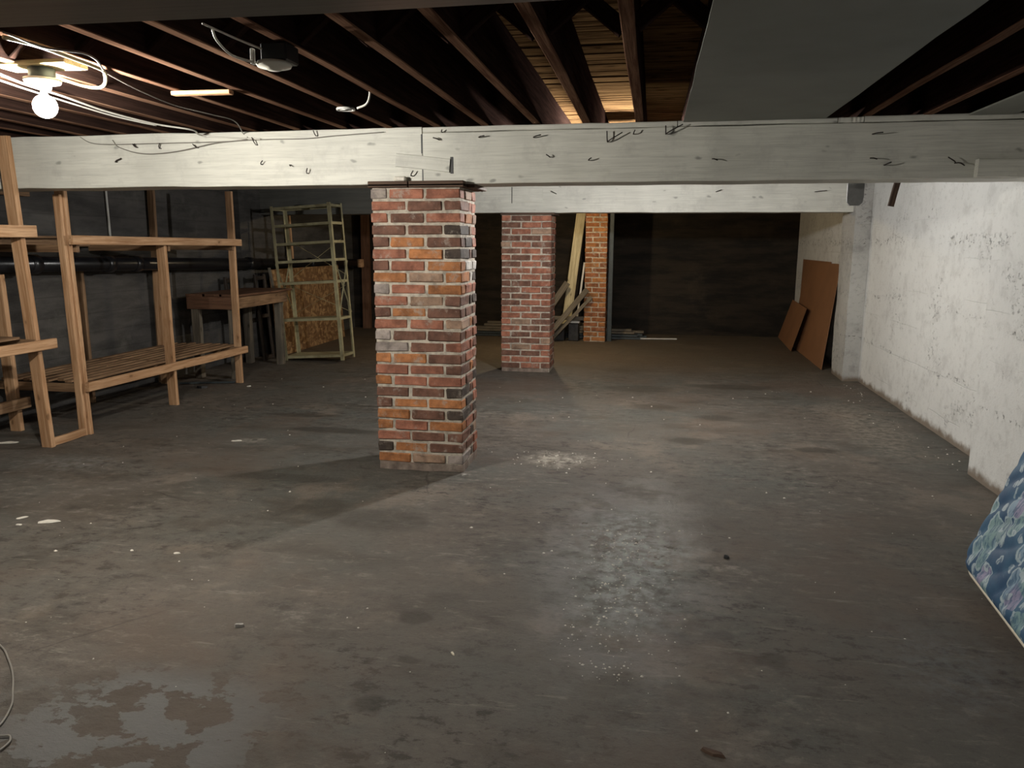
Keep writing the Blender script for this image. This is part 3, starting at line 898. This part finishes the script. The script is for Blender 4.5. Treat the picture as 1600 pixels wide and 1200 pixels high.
# pipe on the left wall
pp = thing('drain_pipe', 'long black drain pipe running along the dark left wall', 'pipe', (XL + .11, 9, 1.3))
pa, pb = Vector((XL + .215, 3.0, 1.425)), Vector((XL + .215, 13.36, 1.195))
tube('pipe_run', [pa, (pa + pb) / 2, pb], .068, M['pipe'], pp, 18, False)
for f in (.27, .36, .40, .62, .80):
    q = pa.lerp(pb, f)
    d = (pb - pa).normalized()
    tube('pipe_hub', [q - d * .05, q - d * .045, q + d * .045, q + d * .05], [.073, .082, .082, .073], M['pipe'], pp, 18, False)
tube('pipe_cap', [Vector((-5.04, 12.92, 1.27)), Vector((-5.04, 12.92, 1.15)), Vector((-5.04, 12.92, 1.13))], [.055, .06, .05], M['pine'], pp, 14, False, label='pale yellowish end cap')
tube('wall_conduit', [(XL + .018, 7.05, 2.25), (XL + .018, 7.06, 1.6)], .012, M['white_metal'], None, smooth=False, label='thin pale conduit rising on the dark wall above the slatted shelf', category='conduit')
tube('wall_conduit', [(XL + .018, 5.62, 1.95), (XL + .018, 5.64, 1.55)], .010, M['grey_cable'], None, smooth=False, label='thin grey conduit on the dark wall behind the tall shelf post', category='conduit')

# table
tb = thing('work_table', 'rough brown wooden work table with deep apron against the left wall', 'table', (-5.0, 8.6, 0))
TX0, TX1, TY0, TY1 = -5.22, -4.62, 7.97, 9.25
for k in range(3):
    xa = TX0 + (TX1 - TX0 + .03) * k / 3
    bar('top_board', (xa + .123, TY0 - .02, .962), (xa + .123, TY1 + .02, .962), .238, .024, M['table'], tb, segs=4)
bar('apron', (TX1 - .012, TY0, .878), (TX1 - .012, TY1, .878), .024, .14, M['pine_worn'], tb)
bar('apron', (TX0, TY0 + .012, .878), (TX1 - .026, TY0 + .012, .878), .024, .15, M['table'], tb)
bar('apron', (TX0 + .012, TY0 + .03, .878), (TX0 + .012, TY1, .878), .024, .14, M['table'], tb)
bar('apron', (TX0 + .03, TY1 - .012, .878), (TX1 - .03, TY1 - .012, .878), .024, .14, M['table'], tb)
for xx, yy in ((TX0 + .07, TY0 + .07), (TX1 - .07, TY0 + .07), (TX0 + .07, TY1 - .07), (TX1 - .09, TY1 - .08)):
    bar('leg', (xx, yy, 0), (xx, yy, .946), .085, .085, M['grey_wood'], tb, (0, 1, 0))

# old sashes and sticks behind the table
for k, (ya, yb, x_b, x_t, h, lab) in enumerate(((8.98, 9.24, -5.25, -5.32, 1.12, 'old dark window sash leaning on the left wall behind the table'), (9.32, 9.57, -5.02, -5.10, 1.14, 'second dark window sash, leaning beyond the end of the table'))):
    s = thing('old_sash', lab, 'sash', (-5.2, (ya + yb) / 2, 0))
    for a in (ya, yb):
        bar('stile', (x_b, a, .01), (x_t, a, h), .045, .03, M['dark_wood'], s, (1, 0, 0), segs=1)
    for f in (.04, .52, .96):
        xm = x_b + (x_t - x_b) * f
        bar('rail', (xm, ya + .024, h * f), (xm, yb - .024, h * f), .03, .05, M['dark_wood'], s, segs=1)
bar('wooden_stick', (-4.86, 9.64, 0.0), (-5.06, 9.65, 1.22), .035, .03, M['grey_wood'], None, (0, 1, 0), label='thin grey stick leaning on the wall behind the table leg', category='stick')
bar('wall_stud', (XL + .10, 10.9, 1.30), (XL + .06, 10.93, 1.96), .055, .045, M['pine'], None, (0, 1, 0), label='short lit pine upright on the wall behind the metal shelf', category='stud')
bar('corner_post', (-5.16, 13.47, 0), (-5.14, 13.46, 2.28), .14, .10, M['table'], None, (0, 1, 0), label='brown wooden post in the far left corner', category='post')

# OSB sheet
bm = bmesh.new()
pts = [(-5.03, 9.72, .0), (-5.05, 12.12, .0), (-5.13, 12.12, 1.19), (-5.10, 9.72, 1.19)]
nrm = Vector((.998, 0, .06)) * .006
f_ = [bm.verts.new(Vector(p) + nrm) for p in pts]
b_ = [bm.verts.new(Vector(p) - nrm + Vector((0, 0, .003))) for p in pts]
bm.faces.new(f_)
bm.faces.new(b_[::-1])
for k in range(4):
    bm.faces.new((f_[k], b_[k], b_[(k + 1) % 4], f_[(k + 1) % 4]))
bmesh.ops.recalc_face_normals(bm, faces=bm.faces)
link('strand_board', mesh_of(bm, 'strand_board', M['osb']), None, None, label='orange flecked strand board sheet leaning on the wall behind the metal shelf', category='board')

# metal shelf unit, leaning slightly
lean = Matrix(((1, 0, -.058, 0), (0, 1, 0, 0), (0, 0, 1, 0), (0, 0, 0, 1)))
ang = Matrix.Rotation(math.radians(-4), 4, 'Z') @ Matrix.Rotation(math.radians(-3.3), 4, 'Y')
ms = thing('metal_shelf', 'tall olive metal shelf unit with seven shelves and crossed braces', 'shelf', (-4.345, 9.575, .0), ang)
MW = WORLD[ms.name]


def mpart(name, bm, mat=None, sub=None, **props):
    return link(name, mesh_of(bm, name, mat or M['olive_metal']), sub or ms, MW, **props)


HW, HD, HT = .425, .175, 2.04
for sx in (-1, 1):
    for sy in (-1, 1):
        bm = bmesh.new()
        xa, xb = sorted((sx * HW, sx * (HW - .04)))
        ya, yb = sorted((sy * HD, sy * (HD - .003)))
        box_bm(bm, xa, xb, ya, yb, .012, HT, .0005)
        xa, xb = sorted((sx * HW, sx * (HW - .003)))
        ya, yb = sorted((sy * HD, sy * (HD - .04)))
        box_bm(bm, xa, xb, ya, yb, .012, HT, .0005)
        po = mpart('upright', bm)
        bm = bmesh.new()
        xa, xb = sorted((sx * (HW + .002), sx * (HW - .045)))
        ya, yb = sorted((sy * (HD + .002), sy * (HD - .045)))
        box_bm(bm, xa, xb, ya, yb, -.012 if sx > 0 else .008, .02, .002)
for z in (.09, .575, 1.055, 1.335, 1.565, 1.80, 2.022):
    bm = bmesh.new()
    box_bm(bm, -HW + .006, HW - .006, -HD + .006, HD - .006, z - .002, z + .001)
    for sy in (-1, 1):
        ya, yb = sorted((sy * (HD - .004), sy * (HD - .007)))
        box_bm(bm, -HW + .006, HW - .006, ya, yb, z - .032, z)
    for sx in (-1, 1):
        xa, xb = sorted((sx * (HW - .004), sx * (HW - .007)))
        box_bm(bm, xa, xb, -HD + .006, HD - .006, z - .032, z)
    if z < .1:
        for v in bm.verts:
            if v.co.y < 0:
                v.co.z -= .03 * max(0, 1 - abs(v.co.x + .1) / .45)
    mpart('shelf', bm)
Minv = MW


def brace(p0, p1):
    a, b = MW @ Vector(p0), MW @ Vector(p1)
    bar('brace', a, b, .018, .003, M['olive_metal'], ms, segs=1, ch=.0005, wob=0)


for sx in (-1, 1):
    brace((sx * (HW + .002), -HD, 1.30), (sx * (HW + .002), HD, .62))
    brace((sx * (HW + .004), HD, 1.30), (sx * (HW + .004), -HD, .62))
for za, zb in ((.62, 1.0), (1.1, 1.62)):
    brace((-HW, HD + .003, za), (HW, HD + .003, zb))
    brace((-HW, HD + .006, zb), (HW, HD + .006, za))

# ------------------------------------------------------------------ far end: boards, planks, lumber
def sheet(name, pts, th, mat, label, cat, group=None):
    P = [Vector(p) for p in pts]
    n = (P[1] - P[0]).cross(P[3] - P[0]).normalized() * th / 2
    c = sum(P, Vector()) / 4
    bm = bmesh.new()
    a = [bm.verts.new(p - c + n) for p in P]
    b = [bm.verts.new(p - c - n) for p in P]
    bm.faces.new(a)
    bm.faces.new(b[::-1])
    for k in range(4):
        bm.faces.new((a[k], b[k], b[(k + 1) % 4], a[(k + 1) % 4]))
    bmesh.ops.recalc_face_normals(bm, faces=bm.faces)
    o = link(name, mesh_of(bm, name, mat), None, Matrix.Translation(c), label=label, category=cat)
    if group:
        o['group'] = group
    return o


sheet('hardboard_sheet', ((2.135, 10.02, .005), (2.17, 12.42, .005), (2.345, 12.55, 1.285), (2.33, 10.30, 1.31)), .008, M['hardboard'], 'large brown hardboard sheet leaning on the wall beyond the grey pilaster', 'board', 'hardboard at the far right')
sheet('hardboard_sheet', ((2.345, 11.0, .005), (2.345, 12.95, .005), (2.366, 12.95, 1.32), (2.366, 11.0, 1.32)), .008, M['hardboard'], 'hardboard sheet standing behind the large one, only its edge showing', 'board', 'hardboard at the far right')
sheet('hardboard_sheet', ((2.05, 11.70, .01), (2.09, 13.15, .045), (2.19, 12.63, .70), (2.17, 11.40, .66)), .008, M['hardboard'], 'small brown hardboard offcut tilted against the large sheet', 'board', 'hardboard at the far right')

# lumber lying behind the pillars
lum = [((-2.95, 12.75, .02), (-.15, 12.72, .02)), ((-2.9, 12.86, .02), (-.1, 12.88, .02)), ((-2.9, 13.0, .02), (-.05, 13.02, .02)), ((-2.98, 12.77, .06), (-.2, 12.76, .06)), ((-2.85, 12.90, .06), (-.12, 12.92, .06)),
       ((-2.9, 12.78, .10), (-.25, 12.79, .10)), ((-2.8, 12.95, .10), (-.1, 12.97, .10)), ((-2.93, 12.82, .14), (-.3, 12.84, .14)), ((-2.8, 12.86, .18), (-.85, 12.86, .18)), ((-2.75, 12.9, .22), (-.9, 12.92, .22))]
where = ['lowest layer, front', 'lowest layer, middle', 'lowest layer, rear', 'second layer, front', 'second layer, rear', 'third layer, front', 'third layer, rear', 'fourth layer', 'fifth layer', 'topmost']
for (a, b), w in zip(lum, where):
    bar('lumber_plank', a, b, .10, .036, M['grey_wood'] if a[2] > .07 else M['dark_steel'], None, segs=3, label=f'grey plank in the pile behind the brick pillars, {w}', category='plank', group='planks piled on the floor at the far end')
bar('tall_plank', (-1.36, 12.56, .245), (-1.14, 12.78, 2.27), .02, .15, M['pale_wood'], None, (1, 0, 0), segs=3, label='tall pale plank leaning upright beside the slim brick pier', category='plank')
bar('steel_strip', (-1.20, 12.60, .245), (-1.085, 12.66, 1.25), .02, .03, M['white_metal'], None, (1, 0, 0), segs=1, label='narrow white strip leaning between tall plank and slim pier', category='strip')
bar('leaning_plank', (-1.66, 12.0, .03), (-1.00, 12.245, .84), .085, .03, M['grey_wood'], None, (0, 1, 0), segs=2, label='front grey plank leaning diagonally against the slim brick pier', category='plank')
bar('leaning_plank', (-1.56, 12.10, .03), (-.93, 12.25, .72), .055, .025, M['grey_wood'], None, (0, 1, 0), segs=2, label='thinner plank leaning diagonally just below the front grey one', category='plank')
bar('leaning_plank', (-1.80, 12.46, .26), (-1.34, 12.48, .93), .10, .03, M['grey_wood'], None, (0, 1, 0), segs=2, label='rear grey plank leaning diagonally, partly behind the middle pillar', category='plank')
bar('metal_channel', (-1.62, 12.40, .362), (-1.06, 12.40, .358), .05, .06, M['grey_wood'], None, segs=2, label='grey channel lying level on the dark metal boxes', category='channel')
can = thing('metal_canister', 'small dark metal canister standing under the leaning planks', 'canister', (-1.20, 12.32, 0))
box('body', -1.30, -1.13, 12.30, 12.48, .0, .29, M['soot_metal'], can, .012)
box('lid', -1.31, -1.12, 12.29, 12.49, .291, .325, M['white_metal'], can, .006)
box('crate_block', -1.60, -1.36, 12.30, 12.60, .0, .22, M['soot_metal'], None, .01, label='low dark metal box on the floor left of the canister', category='box')
bar('steel_post', (-.645, 12.42, 0), (-.645, 12.42, 2.285), .075, .06, M['dark_steel'], None, (0, 1, 0), label='dark blue grey steel post standing right of the slim pier', category='post')
bar('floor_strip', (-.36, 12.72, .012), (.44, 12.82, .012), .04, .02, M['white_metal'], None, segs=1, label='white strip lying on the floor near the back wall', category='strip')

# hanging flat bars behind the main beam
hb = thing('hanging_plate', 'dark grey rounded metal plate hanging behind the main beam, by the pilaster', 'plate', (1.26, 5.32, 2.29))
bm = bmesh.new()
pr = [(-.05, .46), (-.05, .05), (-.047, .02), (-.03, .0), (.025, .0), (.045, .018), (.05, .05), (.05, .46)]
a = [bm.verts.new((x, -.008, z)) for x, z in pr]
b = [bm.verts.new((x, .008, z)) for x, z in pr]
bm.faces.new(a)
bm.faces.new(b[::-1])
for k in range(8):
    bm.faces.new((a[k], b[k], b[(k + 1) % 8], a[(k + 1) % 8]))
bmesh.ops.recalc_face_normals(bm, faces=bm.faces)
link('plate', mesh_of(bm, 'plate', M['zinc']), hb, Matrix.Translation((1.257, 5.32, 1.795)))
tube('hook', [(1.257, 5.32, 2.24), (1.257, 5.305, 2.27), (1.257, 5.29, 2.285)], .005, M['rust'], hb)
hh = thing('hanging_bar', 'dark wooden bar hanging aslant behind the main beam before the white wall', 'bar', (1.5, 5.32, 2.29))
bar('bar', (1.475, 5.32, 1.79), (1.56, 5.32, 2.28), .018, .038, M['plate_wood'], hb if False else hh, (1, 0, 0), .012)

# ------------------------------------------------------------------ mattress leaning on the right wall
LEAN = math.radians(20.0)
TH = .19
u_ = Vector((-.085, -1, 0)).normalized()
hz = Vector((u_.y, -u_.x, 0))
n_ = hz * math.cos(LEAN) + Vector((0, 0, math.sin(LEAN)))
v_ = -hz * math.sin(LEAN) + Vector((0, 0, math.cos(LEAN)))
base = Vector((1.478, 3.735, 0)) + Vector((0, 0, TH * math.sin(LEAN) + .004))
MT = Matrix(((u_.x, v_.x, n_.x, base.x), (u_.y, v_.y, n_.y, base.y), (u_.z, v_.z, n_.z, base.z), (0, 0, 0, 1)))
UL, VL = 1.38, 1.86
mt = thing('mattress', 'blue floral quilted mattress with cream piping leaning on the right wall', 'mattress', base)


def rr(u, v, r=.13):
    """rounded-rectangle outline mapped from the unit square by pulling the corners in"""
    return u, v


NU, NV = 92, 120
bm = bmesh.new()
R = .11


def inset(u, v):
    # pull the corners of the rectangle onto a radius
    cu = min(max(u, R), UL - R)
    cv = min(max(v, R), VL - R)
    du, dv = u - cu, v - cv
    if du and dv:
        m = max(abs(du), abs(dv))
        L = math.hypot(du, dv)
        return cu + du * m / L, cv + dv * m / L
    return u, v


def height(u, v):
    e = min(u, UL - u, v, VL - v)
    puff = min(1, e / .05)
    puff = math.sqrt(max(0, 1 - (1 - puff) ** 2))
    a = math.sin((u * .75 - v) * math.pi / .125 + .8 * math.sin(u * 12))
    b = math.sin((u + v * .4) * math.pi / .26 + .9 * math.sin(v * 9))
    q = abs(a) ** .5 * (.55 + .45 * abs(b) ** .4)
    return -.028 + .028 * puff + .015 * q * min(1, e / .04)


for side in (1, -1):
    g = []
    for i in range(NU + 1):
        row = []
        for j in range(NV + 1):
            u, v = UL * i / NU, VL * j / NV
            uu, vv = inset(u, v)
            hgt = height(u, v) if side > 0 else -TH - height(u, v)
            row.append(bm.verts.new((uu, vv, hgt)))
        g.append(row)
    for i in range(NU):
        for j in range(NV):
            q = (g[i][j], g[i + 1][j], g[i + 1][j + 1], g[i][j + 1])
            bm.faces.new(q if side > 0 else q[::-1])
    if side > 0:
        g1 = g
    else:
        g2 = g
ring = lambda g: [g[i][0] for i in range(NU)] + [g[NU][j] for j in range(NV)] + [g[i][NV] for i in range(NU, 0, -1)] + [g[0][j] for j in range(NV, 0, -1)]
r1, r2 = ring(g1), ring(g2)
outline = [v.co.copy() for v in r1]
for k in range(len(r1)):
    bm.faces.new((r1[k], r2[k], r2[(k + 1) % len(r1)], r1[(k + 1) % len(r1)]))
bmesh.ops.recalc_face_normals(bm, faces=bm.faces)
link('ticking', mesh_of(bm, 'ticking', M['ticking'], True), mt, MT)
for zz in (-.030, -TH + .030):
    bm = bmesh.new()
    tube_bm(bm, [Vector((p.x, p.y, zz)) for p in outline[::2]], .0095, 8, True)
    bmesh.ops.recalc_face_normals(bm, faces=bm.faces)
    link('piping', mesh_of(bm, 'piping', M['cream'], True), mt, MT, label='cream edge piping')

# ------------------------------------------------------------------ floor litter
def flake(name, x, y, rx, ry, h, mat, label, cat, rot=0.0, n=9, group=None):
    bm = bmesh.new()
    rad = [random.uniform(.65, 1.0) for _ in range(n)]
    lo, hi = [], []
    for k in range(n):
        a = 2 * math.pi * k / n
        lo.append(bm.verts.new((rx * rad[k] * math.cos(a), ry * rad[k] * math.sin(a), .0005)))
        hi.append(bm.verts.new((rx * rad[k] * math.cos(a) * .85, ry * rad[k] * math.sin(a) * .85, h * random.uniform(.6, 1))))
    bm.faces.new(lo[::-1])
    bm.faces.new(hi)
    for k in range(n):
        bm.faces.new((lo[k], lo[(k + 1) % n], hi[(k + 1) % n], hi[k]))
    bmesh.ops.recalc_face_normals(bm, faces=bm.faces)
    o = link(name, mesh_of(bm, name, mat), None, Matrix.Translation((x, y, 0)) @ Matrix.Rotation(rot, 4, 'Z'), label=label, category=cat)
    if group:
        o['group'] = group
    return o


G = 'paint flakes on the floor'
flake('paint_flake', -3.30, 3.57, .075, .032, .006, M['flake'], 'largest white paint flake on the left floor', 'flake', .3, 11, G)
flake('paint_flake', -3.49, 3.60, .035, .02, .005, M['flake'], 'white flake just left of the largest flake, elongated', 'flake', .9, 9, G)
flake('paint_flake', -3.42, 3.50, .02, .014, .005, M['flake'], 'small round white flake between two bigger flakes', 'flake', 0, 8, G)
flake('paint_flake', -4.93, 5.03, .10, .04, .006, M['flake'], 'white flake on the floor before the left shelf, at picture edge', 'flake', .4, 9, G)
flake('paint_flake', -2.32, 3.30, .022, .012, .005, M['flake'], 'small white flake alone on the mid left floor', 'flake', .2, 7, G)
flake('paint_flake', -3.20, 5.42, .05, .02, .006, M['flake'], 'broken white flake between slatted shelf and nearest pillar', 'flake', .3, 9, G)
flake('paint_flake', -4.30, 7.60, .03, .02, .012, M['flake'], 'tiny white crumb at the foot of the last shelf post', 'flake', .3, 7, G)
flake('concrete_chip', -1.615, 2.665, .024, .013, .018, M['rubble'], 'small grey concrete chip alone on the left foreground floor', 'chip', .3, 8)
flake('concrete_chip', .42, 3.76, .02, .018, .016, M['soot_metal'], 'small black lump on the right floor by the pale smear', 'chip', .3, 8)
flake('dead_leaf', .235, 2.20, .045, .015, .012, M['plate_wood'], 'curled black leaf scrap at the bottom edge of the floor', 'leaf', -.4, 9)
flake('wood_splinter', -.70, 2.62, .022, .006, .005, M['cream'], 'pale splinter on the floor below the nearest pillar', 'splinter', 2.2, 7)
flake('brick_chip', -1.20, 4.86, .025, .015, .014, M['rubble'], 'pinkish chip at the front corner of the nearest pillar', 'chip', .4, 7)
flake('black_lump', -4.75, 7.42, .06, .04, .03, M['black'], 'black lump on the floor under the slatted shelf', 'lump', .4, 8)
bar('floor_rod', (-5.1, 7.55, .015), (-4.55, 7.75, .015), .02, .02, M['dark_steel'], None, segs=1, label='dark rod lying on the floor under the slatted shelf end', category='rod')

# crumbs nobody could count, plus pale specks drawing the wet floor's glints
bm = bmesh.new()
rnd = random.Random(3)
for k in range(700):
    if k < 200:
        x, y = rnd.uniform(-4.2, 2.1), rnd.uniform(1.7, 8.5)
    elif k < 300:
        x, y = rnd.gauss(-.05, .16), rnd.gauss(3.5, .45)
    elif k >= 420:  # specks added as the sparkle of the wet patch
        y = rnd.uniform(2.55, 4.05)
        x = rnd.gauss(-.12 + (y - 3.3) * -.03, .10)
    elif k < 360:
        x, y = rnd.gauss(-.62, .22), rnd.gauss(5.4, .12)
    else:
        x, y = rnd.gauss(2.2, .08) - .02, rnd.uniform(5.6, 9)
    if x > 2.33 or (-1.9 < x < -1.15 and 4.85 < y < 5.45):
        continue
    s = .0022 + (.007 if k < 420 else .0045) * rnd.random() ** 2.5
    a = rnd.uniform(0, 6.28)
    vs = [bm.verts.new((x + s * math.cos(a + q) * rnd.uniform(.6, 1.5), y + s * math.sin(a + q), 0.0)) for q in (0, 1.6, 3.1, 4.7)]
    tp = bm.verts.new((x, y, s * .8))
    for q in range(4):
        bm.faces.new((vs[q], vs[(q + 1) % 4], tp))
link('debris', mesh_of(bm, 'debris', M['flake']), None, None, kind='stuff', label='tiny pale paint crumbs, with specks drawn as wet glints, over the concrete floor', category='debris')

# wire at the lower left
tube('loose_wire', [Vector(p) + Vector((0, 0, .006)) for p in ((-2.75, 2.5, 0), (-2.448, 2.351, 0), (-2.342, 2.276, 0), (-2.236, 2.185, 0), (-2.138, 2.08, 0), (-2.082, 2.014, 0), (-2.034, 1.917, 0), (-2.05, 1.86, 0), (-1.985, 1.868, 0), (-1.955, 1.872, 0), (-1.931, 1.837, 0), (-1.95, 1.78, 0), (-2.1, 1.72, 0))], .0035, M['grey_cable'], None, label='loose grey wire curling on the floor at the lower left corner', category='wire')
